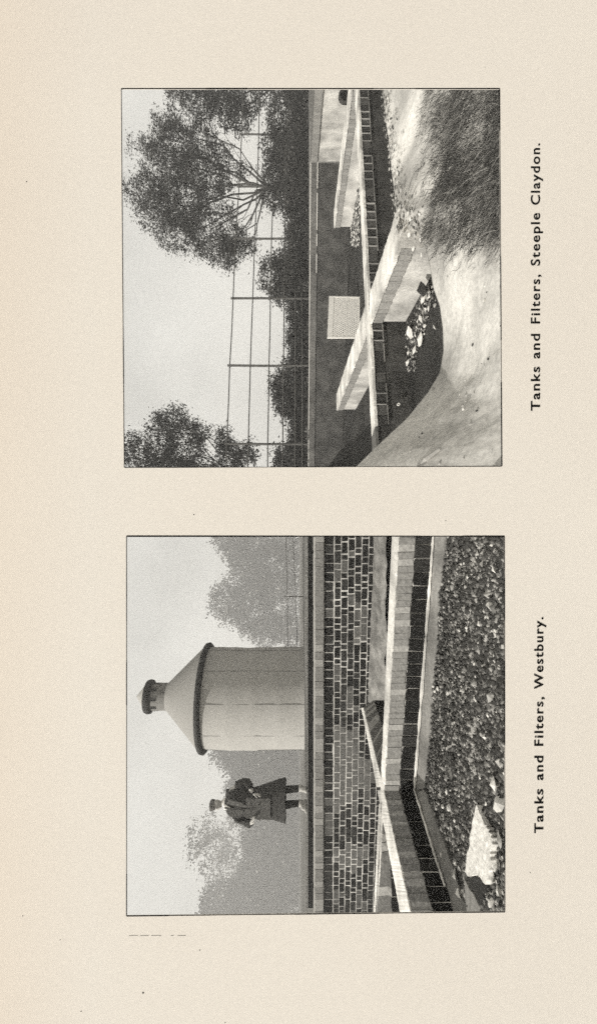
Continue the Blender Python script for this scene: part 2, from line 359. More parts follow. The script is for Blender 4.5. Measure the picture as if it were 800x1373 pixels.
# --- white perforated panel
pn = thing('perforated_panel', W(480, 425, 8.9), 'white perforated panel standing upright in the tank behind the wall', 'panel')
P00, P10, P11, P01 = W(441, 397, 9.0), W(438.5, 453, 8.7), W(482, 453, 8.7), W(482, 398, 9.0)     # top right, top left, bottom left, bottom right
nc, nr = 19, 14; nrm = (P10 - P00).cross(P01 - P00).normalized(); nrm = nrm if nrm.y < 0 else -nrm
PP = lambda u, v: P00.lerp(P10, u).lerp(P01.lerp(P11, u), v)
g = G()
m0u, m1u, m0v = .03, .97, .16
for r_ in range(nr):
    for k in range(nc):
        sh = .5 if r_ % 2 else 0
        if k + sh + 1 > nc: continue
        ua, ub = [m0u + (m1u - m0u) * (k + sh + t) / nc for t in (0, 1)]; va, vb = [m0v + (.97 - m0v) * (r_ + t) / nr for t in (0, 1)]
        uc, vc = (ua + ub) / 2, (va + vb) / 2
        sq = [(ua, va), (uc, va), (ub, va), (ub, vc), (ub, vb), (uc, vb), (ua, vb), (ua, vc)]
        ci = [(uc + (ub - ua) * .26 * math.cos(math.radians(a)), vc + (vb - va) * .26 * math.sin(math.radians(a))) for a in (225, 270, 315, 0, 45, 90, 135, 180)]
        vv = [PP(*p) for p in sq] + [PP(*p) for p in ci] + [PP(*p) - nrm * .015 for p in ci]
        g.add(vv, [(j, (j + 1) % 8, 8 + (j + 1) % 8, 8 + j) for j in range(8)] + [(8 + j, 8 + (j + 1) % 8, 16 + (j + 1) % 8, 16 + j) for j in range(8)])
g.build('lattice', 'wicker', pn)
g = G()
for (ua, ub, va, vb) in ((0, 1, 0, m0v), (0, m0u, m0v, 1), (m1u, 1, m0v, 1), (m0u, m1u, .97, 1)):
    q4 = [PP(ua, va), PP(ub, va), PP(ub, vb), PP(ua, vb)]; g.hexa([p + nrm * .004 for p in q4], [p - nrm * .02 for p in q4])
for r_ in range(1, nr, 2):      # half cells at both ends
    va, vb = [m0v + (.97 - m0v) * (r_ + t) / nr for t in (0, 1)]; w_ = (m1u - m0u) / nc / 2
    for ua in (m0u, m1u - w_):
        q4 = [PP(ua, va), PP(ua + w_, va), PP(ua + w_, vb), PP(ua, vb)]; g.hexa(q4, [p - nrm * .015 for p in q4])
g.build('frame', 'wicker', pn)

# --- foreground bank
rim = [(660, 458, 2.9), (640, 466, 2.95), (627, 476, 3.0), (600, 503, 3.05), (560, 546, 3.2), (525, 574, 3.4), (500, 589, 3.42), (470, 594, 3.45), (440, 593, 3.5), (410, 589, 3.55), (385, 580, 3.6),
       (360, 576, 3.55), (335, 571, 3.5), (311, 560, 3.5), (296, 543, 3.6), (288, 531, 3.75), (270, 530, 4.1), (240, 526, 4.5), (200, 522, 4.8), (160, 517, 5.1), (120, 513, 5.35), (90, 511, 5.5)]
g = []; nu, nv = 150, 46
def lerp_list(Ls, u):
    t = u * (len(Ls) - 1); k = min(int(t), len(Ls) - 2); t -= k
    return Ls[k].lerp(Ls[k + 1], t)
rimw = [W(x, y, d) for y, x, d in rim]
near = [W(715, 690 - 620 * k / 21, 1.95 + .35 * k / 21) for k in range(22)]
verts = []
for j in range(nv + 1):
    for i in range(nu + 1):
        a = lerp_list(rimw, i / nu); b = lerp_list(near, i / nu); s_ = (j - 2) / (nv - 2)
        if j < 2: p = a + Vector((0, .10 * (2 - j), -.45 * (2 - j)))
        else:
            p = a.lerp(b, s_)
            h = .05 * noise.noise(p * 2.2) + .012 * noise.noise(p * 7) + .006 * noise.noise(p * 22)
            p = p + Vector((0, 0, h * min(1, s_ * 3)))
        verts.append(p)
faces = [(j * (nu + 1) + i, j * (nu + 1) + i + 1, (j + 1) * (nu + 1) + i + 1, (j + 1) * (nu + 1) + i) for j in range(nv) for i in range(nu)]
tag(link('earth_bank', verts, faces, 'earth', smooth=True), kind='structure')
bankv = verts
def bank_at(u, s_): 
    i = int(u * nu); j = 2 + int(s_ * (nv - 2)); return bankv[min(j, nv) * (nu + 1) + min(i, nu)]
# dark long grass at the right end of the bank, dry grass near the tank edge
def tuft(g, base, n, L_, lean, mi, spread=.06, wd=.004):
    for _ in range(n):
        p = Vector(base) + Vector((random.gauss(0, spread), random.gauss(0, spread), -.02)); l = L_ * random.uniform(.5, 1.1)
        d = Vector((random.gauss(lean[0], .35), random.gauss(lean[1], .3), 1)).normalized(); side = d.cross(Vector((random.random() - .5, 1, random.random() - .5))).normalized() * wd * random.uniform(.6, 1.4)
        pts_ = [p]; dd = d.copy()
        for k in range(3):
            dd = (dd + Vector((lean[0] * .35, lean[1] * .3, -.32))).normalized(); pts_.append(pts_[-1] + dd * l / 3)
        vv = [pts_[0] - side, pts_[0] + side, pts_[1] - side, pts_[1] + side, pts_[2] - side * .7, pts_[2] + side * .7, pts_[3]]
        g.add(vv, [(0, 1, 3, 2), (2, 3, 5, 4), (4, 5, 6)], mi if random.random() < .8 else 1 - mi if mi < 2 else mi)
g = G()
for _ in range(1500):
    u = random.uniform(.5, 1); s_ = random.uniform(.12, 1)
    p = bank_at(u, s_); x = HX + (E - p.z) / p.y * F; y = CY - p.x / p.y * F
    if y > 330 or x < 560 - (y - 120) * .0: continue
    dens = (1 - max(0, y - 230) / 95) * min(1, (x - 555) / 55)
    if random.random() > dens: continue
    tuft(g, p, 70, random.uniform(.06, .14), (-.4, .1), 0 if random.random() < .62 else random.choice([1, 2]), spread=.07, wd=.0012)
tag(g.build('long_grass', ['grassd', 'leaf3', 'leaf4']), 'dark long grass leaning over the bank in the top right corner of the upper picture', 'grass', kind='stuff')
g = G()
for _ in range(150):
    u = random.uniform(.62, 1); s_ = .01 + .14 * random.random() ** 2; p = bank_at(u, s_)
    for _k in range(5):
        r_ = random.uniform(.006, .022); g.rock(p + Vector((random.gauss(0, .08), random.gauss(0, .06), r_ * .3)), r_, random.choice([0, 1, 1, 1, 2]), .35)
tag(g.build('litter', ['gravel4', 'gravel3', 'gravel1']), 'pale dry leaves and grit along the edge of the bank between the grass and the long dark wall', 'leaf litter', kind='stuff')
g = G()
for _ in range(90):
    u = random.uniform(0, 1); s_ = random.uniform(.05, .9); p = bank_at(u, s_); r_ = random.uniform(.004, .014)
    g.rock(p + Vector((0, 0, r_ * .2)), r_, random.choice([0, 0, 1, 2]), .6)
tag(g.build('small_stones', ['gravel3', 'gravel4', 'gravel1']), 'scattered grit and crumbs of earth on the pale bank', 'grit', kind='stuff')
# leaves and stones in the pit corner
g = G()
for _ in range(420):
    t_ = random.random(); y = 383 + 115 * t_; x = 573 - 27 * t_ + random.gauss(0, 8 - 3 * t_)
    p = Z(x, y, BF + .01); 
    if p.x > 2.1: continue
    g.rock(p, random.uniform(.008, .022), random.choice([0, 1, 1, 2, 3]), .4)
for _ in range(700):
    y = random.uniform(225, 330); p = Z(random.uniform(470, 482), y, BF + .015); g.rock(p, random.uniform(.01, .04), random.choice([0, 1, 2, 3]), .6)
for _ in range(500):
    p = pt(random.gauss(2.02, .06), random.uniform(5.3, 6.6), BF + .02 + abs(random.gauss(0, .03))); g.rock(p, random.uniform(.01, .04), random.choice([0, 1, 1, 2, 3]), .6)
for _ in range(500):
    p = pt(random.uniform(2.52, 2.62), random.uniform(5.6, 9.3), BF + .15 + random.uniform(-.1, .12)); g.rock(p, random.uniform(.01, .035), random.choice([0, 1, 2, 2]), .8)
tag(g.build('fallen_leaves', ['gravel1', 'gravel2', 'gravel3', 'gravel4']), 'fallen leaves and rubbish lying on the tank floors and against the walls', 'leaf litter', kind='stuff')
slabs = [(446, 549, .085, 'largest pale stone lying on the leaf-strewn floor by the corner'), (455, 563, .09, 'broad pale stone next to the largest one in the near pit'),
         (469, 555, .06, 'third pale stone from the pit corner, just past the broad one'), (473, 547, .045, 'small pale stone closest to the dark brick face of the near pit'), (486, 546, .05, 'oval pale stone farthest down the page in the near pit'),
         (427, 563, .055, 'flat pale stone in the pit half way between the corner and the black lump'), (401, 567, .06, 'upright pale stone just below the black lump by the near wall'), (414, 574, .035, 'small pale stone on the edge of the bank by the pit'), (439, 582, .03, 'lowest small pale stone at the rim of the pit'),
         (392, 575, .04, 'pale stone touching the black lump at the end of the near wall')]
for y, x, r_, lb in slabs:
    p = Z(x, y, BF + .03); p = Vector((min(p.x, 2.07), p.y, p.z)); g = G(); g.rock(p, r_ * .85, 0, .55); o = g.build('stone', 'stone')
    o.scale = (1, 1, 1)
    tag(o, lb, 'stone', 'pale stones in the near pit')
g = G(); p = Z(566, 388, -1.1); p.x = min(p.x, 2.08); g.rock(p, .075, 0, .9); tag(g.build('stone', 'filler'), 'black lump put in for the dark hole at the foot of the near wall above the pale stones', 'stone')  # added black lump fills in for the dark hole under the wall
# stick
def bank_px(x, y):
    return min(bankv[2 * (nu + 1):], key=lambda p: (HX + (E - p.z) / p.y * F - x) ** 2 + (CY - p.x / p.y * F - y) ** 2) + Vector((0, 0, .01))
p0, p1 = bank_px(560, 630), bank_px(592, 604)
g = G(); g.tube([p0, p0.lerp(p1, .5) + Vector((0, 0, .01)), p1], [.012, .014, .01], 8)
tag(g.build('stick', 'grassl'), 'straight pale stick lying on the pale bank at the bottom edge of the upper picture', 'stick')
# little ring in the pit face
c = W(542, 534.0, 4.3)
c = Z(534, 542, -1.0) if False else W(534, 542, yw(1.1) - .03)
g = G(); n_ = 14
for k in range(n_):
    a, b = 6.2832 * k / n_, 6.2832 * (k + 1) / n_
    P_ = lambda t, r, dy=0: c + Vector((r * math.cos(t), dy, r * math.sin(t)))
    g.hexa([P_(a, .009), P_(b, .009), P_(b, .015), P_(a, .015)], [P_(a, .009, .02), P_(b, .009, .02), P_(b, .015, .02), P_(a, .015, .02)])
tag(g.build('iron_ring', 'white'), 'tiny pale ring fixed on the dark pit wall', 'ring')

# --- fence
fn = thing('trellis_fence', W(409, 400, 14.2), 'tall post and wire fence standing behind the back wall against the sky', 'fence')
posts = [(671, 302), (595, 304), (490, 308), (400, 312.5), (320, 316), (250, 320.5), (180, 324), (118, 326)]
dep = []
for y, xt in posts: dep.append(2.12 * F / (HX - xt))          # constant height 1.75 m over the eye
offs = [(0, 0), (.31, 0), (.59, 0), (.8, 0), (.965, 0)]
for (y, xt), d in zip(posts, dep):
    g = G(); lean = random.uniform(-1.2, 1.2)
    b, t = W(412.5, y + lean, d), W(xt - 3, y, d); g.tube([b, b.lerp(t, .5) + Vector((random.uniform(-.01, .01), 0, 0)), t], .036, 6); g.build('post', 'iron', fn)
for a, (k0, _) in enumerate([(0, 0), (.30, 0), (.57, 0), (.78, 0), (.95, 0), (1.05, 0)]):
    g = G(); pts_ = []
    for i, ((y, xt), d) in enumerate(zip(posts, dep)):
        xx = xt + (HX - xt) * k0; p = W(xx, y, d - .02); pts_.append(p)
        if i < len(posts) - 1:
            y2, x2 = posts[i + 1]; q_ = W(x2 + (HX - x2) * k0, y2, dep[i + 1] - .02); pts_.append(p.lerp(q_, .5) + Vector((0, 0, random.uniform(-.012, .006))))
    g.tube(pts_, .019, 5); g.build('wire', 'iron', fn)

# ------------------------------------------------------------------ trees
def crown_mesh(name, parent, lobes, d, leaf_px, cover, mats, weights, depth=1.0, clump=1.0, floor_z=None):
    g = G(); leaf_px = leaf_px * .85; s = leaf_px * d / F
    for lb in lobes:
        y, x, ry, rx = lb[:4]; dd = d * (lb[4] if len(lb) > 4 else 1); c = W(x, y, dd); RX, RZ = ry / F * dd, rx / F * dd; RY = (RX + RZ) / 2 * depth
        area = math.pi * ry * rx; nleaf = int(area / (leaf_px ** 2 * .5) * cover * 2.3); per = 26; ncl = max(1, nleaf // per)
        for _ in range(ncl):
            while True:
                q = Vector([random.uniform(-1, 1) for _ in range(3)])
                if q.length < 1: break
            q = q * (1 + .12 * noise.noise(q * 3 + c)); q = q.normalized() * (q.length ** .6) if q.length else q
            cc = c + Vector((q.x * RX, q.y * RY, q.z * RZ)); cr = clump * s * random.uniform(1.1, 2.9)
            shade = random.random()
            for _k in range(per):
                p = cc + Vector((random.gauss(0, cr), random.gauss(0, cr), random.gauss(0, cr * .8)))
                if floor_z is not None and p.z < floor_z: p.z = floor_z + random.random() * s * 3
                a = Vector([random.gauss(0, 1) for _ in range(3)]).normalized(); b = a.orthogonal().normalized(); l = s * random.uniform(.8, 1.6)
                v4 = [p - a * l * .6, p + b * l * .35, p + a * l * .6, p - b * l * .35]
                w_ = random.random() * .45 + shade * .55; mi = 0
                acc = 0
                for mi, ww in enumerate(weights):
                    acc += ww
                    if w_ < acc: break
                g.add(v4, [(0, 1, 2, 3)], mi)
    return g.build(name, mats, parent)
def limb(g, a, b, r0, r1, wob=.06, n=5):
    a, b = Vector(a), Vector(b); L_ = (b - a).length; pts_ = []
    for k in range(n + 1):
        t = k / n; p = a.lerp(b, t)
        if 0 < k < n: p += Vector([random.gauss(0, wob * L_ * .5) for _ in range(3)])
        p.z += .06 * L_ * math.sin(math.pi * t) * -1; pts_.append(p)
    g.tube(pts_, [r0 + (r1 - r0) * k / n for k in range(n + 1)], 5); return pts_
def tree(label, cat, lobes, d, base, fork, r0, leaf_px=3.0, cover=1.8, mats=('leaf1', 'leaf2', 'leaf3'), weights=(.6, .3, .1), name='tree', group=None, twigs=3, bark='bark', depth=1.0, clump=1.0, limbs=None, gz_=None):
    b = W(base[1], base[0], d); b.z = gz(b.x, b.y) - .05 if gz_ is None else gz_
    t = thing(name, b, label, cat, group)
    fk = W(fork[1], fork[0], d)
    g = G(); limb(g, b, fk, r0, r0 * .75, .02); g.build('trunk', bark, t)
    g = G()
    for lb in (limbs or lobes):
        y, x, ry, rx = lb[:4]; c = W(x, y, d * (lb[4] if len(lb) > 4 else 1)) + Vector((0, random.uniform(-.4, .4) * ry / F * d, 0))
        pts_ = limb(g, fk + Vector((0, 0, -random.random() * .1 * (fk.z - b.z))), c, r0 * .42, r0 * .1)
        for _ in range(twigs):
            k = random.randint(2, 5); a = pts_[k]; rr = max(ry, rx) / F * d
            limb(g, a, c + Vector([random.uniform(-.8, .8) * rr for _ in range(3)]), r0 * .14, r0 * .03, n=4)
    g.build('branches', bark, t)
    crown_mesh('crown', t, lobes, d, leaf_px, cover, list(mats), weights, depth, clump)
    return t
# picture one
tree('large round-headed tree with bare limbs showing, tallest behind the fence', 'tree',
     [(198, 192, 10, 22), (163, 222, 16, 22), (195, 232, 28, 30), (222, 222, 26, 34), (258, 198, 22, 30), (285, 215, 26, 34), (315, 240, 20, 30), (268, 248, 36, 36), (305, 272, 28, 28),
      (335, 290, 16, 30), (235, 270, 30, 30), (330, 325, 12, 22), (190, 268, 26, 24), (215, 300, 18, 12), (345, 305, 14, 14), (250, 300, 10, 16), (285, 305, 9, 14), (320, 315, 16, 18), (232, 325, 9, 10)], 18, (250, 409), (252, 357), .11, 2.7, 1.5,
     limbs=[(198, 200, 10, 22), (163, 230, 16, 22), (200, 240, 28, 30), (255, 210, 22, 30), (285, 225, 26, 34), (315, 250, 20, 30), (300, 280, 34, 34), (335, 300, 16, 30), (225, 250, 26, 30), (185, 275, 20, 20), (330, 325, 12, 20), (275, 240, 20, 20)], twigs=5)
tree('dark leafy tree cut by the top edge of the upper picture behind the fence', 'tree',
     [(112, 245, 26, 24), (132, 268, 26, 26), (112, 300, 32, 34), (148, 300, 20, 24), (125, 335, 26, 22), (160, 322, 16, 16)], 19, (112, 409), (118, 368), .1, 2.7, 1.6, twigs=4)
tree('dark bushy tree hugging the hedge around the trunk of the large tree', 'tree', [(215, 385, 34, 26), (200, 370, 22, 20), (235, 372, 20, 22), (266, 368, 14, 16), (150, 385, 40, 26), (262, 392, 24, 20)], 16.5, (215, 409), (215, 392), .14, 3.0, 1.9)
tree('rounded dark bush rising above the hedge near the middle of the fence', 'bush', [(372, 372, 24, 26), (390, 382, 14, 22), (350, 388, 20, 22)], 17, (372, 409), (372, 395), .09, 3.0, 1.9, name='bush')
tree('rounded dark bush in the hedge between the two lowest fence posts on the page', 'bush', [(526, 386, 28, 20), (515, 378, 16, 14), (545, 392, 20, 20)], 17, (526, 409), (526, 397), .08, 3.0, 1.9, name='bush')
tree('small dark bush at the bottom end of the hedge on the page', 'bush', [(612, 388, 20, 20), (622, 380, 12, 12)], 17, (612, 409), (612, 397), .07, 3.0, 1.8, name='bush')
tree('dark ragged tree in the bottom left corner of the upper picture', 'tree',
     [(606, 182, 26, 18), (594, 215, 40, 22), (562, 236, 16, 16), (600, 248, 40, 26), (578, 270, 14, 10), (590, 300, 16, 12), (612, 312, 22, 20), (608, 335, 14, 10), (640, 220, 30, 50), (650, 280, 30, 40)], 17, (668, 409), (655, 340), .1, 2.7, 1.4, twigs=5)
hd = thing('hedge', W(409, 380, 15.5), 'low dark ragged hedge along the top of the back wall', 'hedge')
crown_mesh('foliage', hd, [(y, 399 + random.uniform(-2, 2), 15, random.choice([9, 12, 14, 19]), random.uniform(.95, 1.0)) for y in range(95, 660, 14)], 15.6, 2.6, 1.9, ['leaf1', 'leaf2', 'leaf3'], (.5, .3, .2), .6)
for y in range(100, 650, 12):
    g = G(); b = W(411, y, 15.5); limb(g, b, W(392, y + random.uniform(-4, 4), 15.5), .02, .008, n=3); g.build('stem', 'bark', hd)

# ================================================================== PICTURE TWO : the filter bed
def Xd(y, d): return (CY - y) / F * d
# --- far brick wall
dRt, dLt = 5.1, 6.1
FWr = lambda x, y=705: W(x, y, dRt)
FWl = lambda x, y=1245: W(x, y, dLt)
fb = thing('brick_wall', Vector((-2.5, 5.6, E - 1)), 'tall dark brick wall with white joints and buff coping behind the filter bed', 'wall')
back = Vector((0, .34, 0))
def band(g, xr0, xr1, xl0, xl1, thick=back, off=0, mi=0):
    o = Vector((0, off, 0))
    g.hexa([FWr(xr0) + o, FWr(xr1) + o, FWr(xr1) + o + thick, FWr(xr0) + o + thick], [FWl(xl0) + o, FWl(xl1) + o, FWl(xl1) + o + thick, FWl(xl0) + o + thick], mi)
g = G(); band(g, 421.5, 434, 421.5, 433, off=.0); cp = g.build('coping', 'mortar_dull', fb)
g = G(); g.bricks(FWr(421.8), FWl(421.8), FWl(433), FWr(434), 58, 1, [0, 1, 2], gap=.05, proud=.007); g.build('coping_brick', ['bn', 'bn', 'bl3'], cp)
g = G(); band(g, 434.2, 524, 433.2, 506, off=.03); g.build('wall_core', mat('stained_mortar', .42, .5, 30, blotch=2), fb)
fo = Vector((0, .03, 0))
g = G(); g.bricks(FWr(435) + fo, FWl(434) + fo, FWl(445.5) + fo, FWr(447.5) + fo, 50, 1, [0, 0, 0, 1, 2], gap=.11, vgap=.03, proud=.004, run=.4); g.build('soldier_course', ['bk1', 'bk2', 'bd2'], fb)
g = G(); g.bricks(FWr(448.5) + fo, FWl(446.5) + fo, FWl(507) + fo, FWr(523) + fo, 25, 8, [0, 0, 0, 1, 1, 1, 3], gap=.07, vgap=.15, proud=.004, run=.3, stain=(2, .38), flem=True); g.build('brick_course', ['bk1', 'bk2', 'bd3', 'bd2'], fb)
# black plank on top of / behind the coping
pk = thing('black_stripe', Vector((-2.5, 6, E - .2)), 'long black plank lying along the back of the brick coping', 'stripe')
g = G(); o = Vector((0, .37, 0))
g.hexa([FWr(413.6, 700) + o, FWr(420.6, 700) + o, FWr(420.6, 700) + o + Vector((0, .05, 0)), FWr(413.6, 700) + o + Vector((0, .05, 0))],
       [FWl(413.8, 1250) + o, FWl(420.8, 1250) + o, FWl(420.8, 1250) + o + Vector((0, .05, 0)), FWl(413.8, 1250) + o + Vector((0, .05, 0))])
g.build('board', 'black', pk)  # one black length along the whole back edge
for y in range(740, 1240, 75):
    g = G()
    t = (y - 705) / 540; d = dRt + (dLt - dRt) * t + .43; b = W(418, y, d); g.hexa([b + Vector((-.02, 0, .0)), b + Vector((.02, 0, .0)), b + Vector((.02, .05, .0)), b + Vector((-.02, .05, .0))],
        [b + Vector((-.02, 0, -.3)), b + Vector((.02, 0, -.3)), b + Vector((.02, .05, -.3)), b + Vector((-.02, .05, -.3))])
    g.build('peg', 'black', pk)
# pale silt bench at the foot of the far wall
rimb = [(700, 500), (760, 500), (820, 497), (880, 495), (920, 493), (942, 493)]; vv = []; NB = 60
for j in range(9):
    for i in range(NB + 1):
        t = i / NB * (len(rimb) - 1); k = min(int(t), len(rimb) - 2); t -= k
        y = rimb[k][0] * (1 - t) + rimb[k + 1][0] * t; x = rimb[k][1] * (1 - t) + rimb[k + 1][1] * t
        tt = (y - 705) / 540; dw = dRt + (dLt - dRt) * tt + .02
        top = W(x, y, dw - .03); bot = W(518, y, dw - .42); p = top.lerp(bot, j / 8); p.z += .03 * noise.noise(p * 4) + .012 * noise.noise(p * 15)
        if j == 0: p = top + Vector((0, 0, random.uniform(-.006, .006)))
        vv.append(p)
ff = [(j * (NB + 1) + i, j * (NB + 1) + i + 1, (j + 1) * (NB + 1) + i + 1, (j + 1) * (NB + 1) + i) for j in range(8) for i in range(NB)]
tag(link('silt_bank', vv, ff, mat('pale_silt', .20, .5, 9, bump=.5, blotch=3), smooth=True), kind='structure')

# --- near walls
def wall_run(name, label, pts0, pts1, cols, light, core_z=-1.02, n_black=1, halfd=0, ends='mortar'):
    """pts = (strip far, strip near, face bottom, dark bottom) at each end, world points"""
    w = thing(name, (pts0[1] + pts1[1]) / 2 + Vector((0, 0, -.2)), label, 'wall')
    (s0, t0, b0, k0), (s1, t1, b1, k1) = pts0, pts1; dz = Vector((0, 0, -.010)); zc = Vector((0, 0, 1))
    g = G(); g.bar([s0, t0, t0 + dz, s0 + dz], [s1, t1, t1 + dz, s1 + dz], 110, .0016); g.build('coping', 'lit', w)
    # core under it
    sh0 = (s0 - t0).normalized() * .006; sh1 = (s1 - t1).normalized() * .006
    low = lambda p: Vector((p.x, p.y, E + core_z))
    g = G()
    g.prism([s0 + dz, t0 + dz + sh0, b0 + sh0, k0 + sh0, low(k0 + sh0), low(s0)], [s1 + dz, t1 + dz + sh1, b1 + sh1, k1 + sh1, low(k1 + sh1), low(s1)]); g.build('wall_core', ends, w)
    g = G(); g.bricks(t0 + dz, t1 + dz, b1, b0, cols, 1, [0, 1, 0, 2], gap=.05, vgap=.0, proud=.006); g.build('brick_course', list(light), w)
    g = G(); g.bricks(b0, b1, k1, k0, cols // 2, 1, [0, 0, 0, 1], gap=.13, vgap=.03, proud=.004, run=.2); g.build('soldier_course', ['bk1', 'bk2'], w)  # black tone paints the shade on the face below the coping
    return w
def prof(y, xs_, xn, xb, zt=-.6, zb=-.68, zk=-.789):
    S, T_ = Z(xs_, y, zt), Z(xn, y, zt); B = Z(xb, y, zb); K = Vector((B.x, B.y, E + zk)); return (S, T_, B, K)
def extend(p0, p1, t): return tuple(a + (b - a) * t for a, b in zip(p0, p1))
n1a = prof(720, 525, 533.5, 557); n1b = prof(1060, 509.5, 514, 535); n1a = extend(n1b, n1a, 1.12)
lightb = ('bn', 'bn', 'bl3')
wall_run('bed_wall', 'near brick wall with pale coping along the upper stretch of the gravel bed', n1a, n1b, 46, lightb)
n2a = prof(1060, 505.5, 514, 535); n2b = prof(1223, 535.5, 550, 580)
# across N2 the profile runs sideways: same pixel row, different x, so points lie on one view row
n2b = extend(n2a, n2b, 1.25)
wall_run('bed_wall', 'near brick wall with pale coping slanting to the bottom edge beside the gravel bed', n2a, n2b, 24, ('bd3', 'bn', 'bn'))
# far stretch of N2 beyond the crossing
S, T_ = Z(484, 949, -.6), Z(486.5, 949, -.6)
fa = (S, T_, T_ + Vector((.08, -.03, -.1)), T_ + Vector((.08, -.03, -.2)))
cr = n2a; fe = (cr[0] + Vector((.01, .012, 0)), cr[1] + Vector((.01, .012, 0)), cr[1] + Vector((.10, .2, -.1)), cr[1] + Vector((.10, .2, -.2)))
fe = tuple(p + (q_ - p).normalized() * .012 for p, q_ in zip(fe, fa))
wall_run('bed_wall', 'narrow far stretch of brick wall running back from the crossing to the tall wall', fa, fe, 24, ('bd3', 'bl3', 'bd3'))
# left stretch of N1 beyond the crossing
la = prof(1078, 507.5, 512, 520, zb=-.66); lb_ = prof(1223, 500.5, 505, 524); lb_ = extend(la, lb_, 1.2)
wall_run('bed_wall', 'low brick wall stretch between the slanting wall and the tall brick wall at the bottom edge', la, lb_, 14, ('bd3', 'bl3', 'bd3'))
# fillets (grey cement ledges round the bed)
def shelf(name, label, p0, p1, w0, w1):
    g = G(); z0 = Vector((0, 0, -.06)); g.hexa([p0, w0, w0 + z0, p0 + z0], [p1, w1, w1 + z0, p1 + z0]); o = g.build(name, 'ledge'); return tag(o, label, 'ledge')
ZK = -.785
kA, kB = Vector((n1a[3].x, n1a[3].y, E + ZK)), Vector((n1b[3].x, n1b[3].y, E + ZK)); kC = Vector((n2b[3].x, n2b[3].y, E + ZK))
wA, wB, wC = kA + Vector((-.02, -.10, -.03)), kB + Vector((.08, -.12, -.03)), kC + Vector((.12, -.04, -.03))
up = Vector((0, 0, .004))
shelf('cement_ledge', 'long grey cement ledge edging the upper part of the gravel', kA + Vector((0, .02, 0)), kB + Vector((0, .02, 0)), wA, wB)
shelf('cement_ledge', 'grey cement ledge along the slanting wall, edging the lower part of the gravel', kB + Vector((-.02, -.002, 0)), kC + Vector((-.02, 0, 0)), wB + Vector((.001, -.002, 0)), wC)
g = G()
for a, b in ((kA, kB), (kB, kC)):
    off = Vector((.0, -.004, .006)) if a is kA else Vector((.006, 0, .006))
    pr = [a.lerp(b, k / 40) + off + Vector((random.uniform(-.004, .004), random.uniform(-.004, .004), 0)) for k in range(41)]
    if a is kB: pr = pr[:28]
    g.tube(pr, [.009 * random.uniform(.5, 1.3) for _ in pr], 5)
tag(g.build('mortar_line', 'lit'), 'thin white mortar squeezed out along the foot of the black bricks round the bed', 'mortar')

# gravel bed
gbz = E - .835
bed = [Vector((.12, wA.y + .05, gbz)), Vector((wA.x, wA.y + .05, gbz)), Vector((wB.x - .05, wB.y + .05, gbz)), Vector((wC.x - .05, wC.y, gbz)), Vector((wC.x + .1, 1.2, gbz)), Vector((.12, 1.2, gbz))]
o = link('gravel_base', bed, [tuple(range(6))], 'gbed'); tag(o, kind='structure')
g = G(); cnt = 0
lnAB = wB - wA; lnBC = wC - wB
while cnt < 34000:
    y = random.uniform(700, 1245); x = 552 + 150 * random.random() ** .85
    p = Z(x, y, -.83)
    if (lnAB.x * (p.y - wA.y) - lnAB.y * (p.x - wA.x)) < 0: continue
    if (lnBC.x * (p.y - wB.y) - lnBC.y * (p.x - wB.x)) < 0: continue
    cnt += 1; r_ = (.004 + .011 * random.random() ** 2) * (1.0 + (x > 630) * .3) * (1.5 if random.random() < .06 else 1)
    p.z += random.uniform(-.004, .012) + .012 * noise.noise(p * 3)
    tn = noise.noise(p * 9) + .5 * noise.noise(p * 25); g.rock(p, r_, random.choices([0, 1, 2, 3], [.62 - tn * .4, .26, max(.02, .11 + tn * .3), .015])[0], .85)
for _ in range(420):
    y = random.uniform(1100, 1240); x = random.uniform(600, 690)
    if random.random() > ((x - 600) / 90) * .7 + ((y - 1100) / 140) * .4: continue
    p = Z(x, y, -.815)
    if (lnBC.x * (p.y - wB.y) - lnBC.y * (p.x - wB.x)) < 0: continue
    g.rock(p, random.uniform(.008, .019), random.choices([0, 1, 2, 3], [.4, .27, .23, .10])[0], .6)
tag(g.build('gravel', ['gravel1', 'gravel2', 'gravel3', 'gravel4']), 'coarse grey gravel filling the filter bed', 'gravel', kind='stuff')
# larger stones lying on the gravel
lbl = {0: ''}
big = [(1052, 662, .034, 'long white stone at the right edge of the gravel above the white block'), (1078, 668, .036, 'white stone at the right edge just below the long one'), (1112, 592, .02, 'bright pebble in mid gravel beside the grey ledge'),
       (1146, 591, .016, 'small round pebble near the lower end of the slanting ledge'), (1062, 598, .018, 'pale pebble in the gravel level with the wall corner'), (1085, 600, .014, 'small pale pebble left of the white block'),
       (1175, 609, .028, 'knobbly grey stone left of the block near the ledge'), (1198, 614, .03, 'pale rounded stone under the knobbly one by the dark slab'), (1215, 608, .028, 'pale stone at the bottom edge beside the grey slab'),
       (1163, 664, .022, 'leaf-shaped pale stone right of the block'), (1180, 660, .024, 'pale stone right of the dark slab'), (1195, 668, .026, 'second pale stone below the leaf-shaped one at the right edge'), (1210, 658, .024, 'pale stone at the bottom right corner of the gravel'), (1128, 669, .026, 'flat grey stone at the right edge beside the block'), (923, 586, .018, 'white pebble alone in the gravel near the back ledge'), (764, 662, .02, 'white sliver of stone far right on the gravel')]
for y, x, r_, lb in big:
    p = Z(x, y, -.80); g = G(); g.rock(p, r_ * .9, 0, .6); o = g.build('stone', 'gravel4' if 'grey' not in lb else 'gravel3')
    tag(o, lb, 'stone', 'larger stones on the gravel bed')
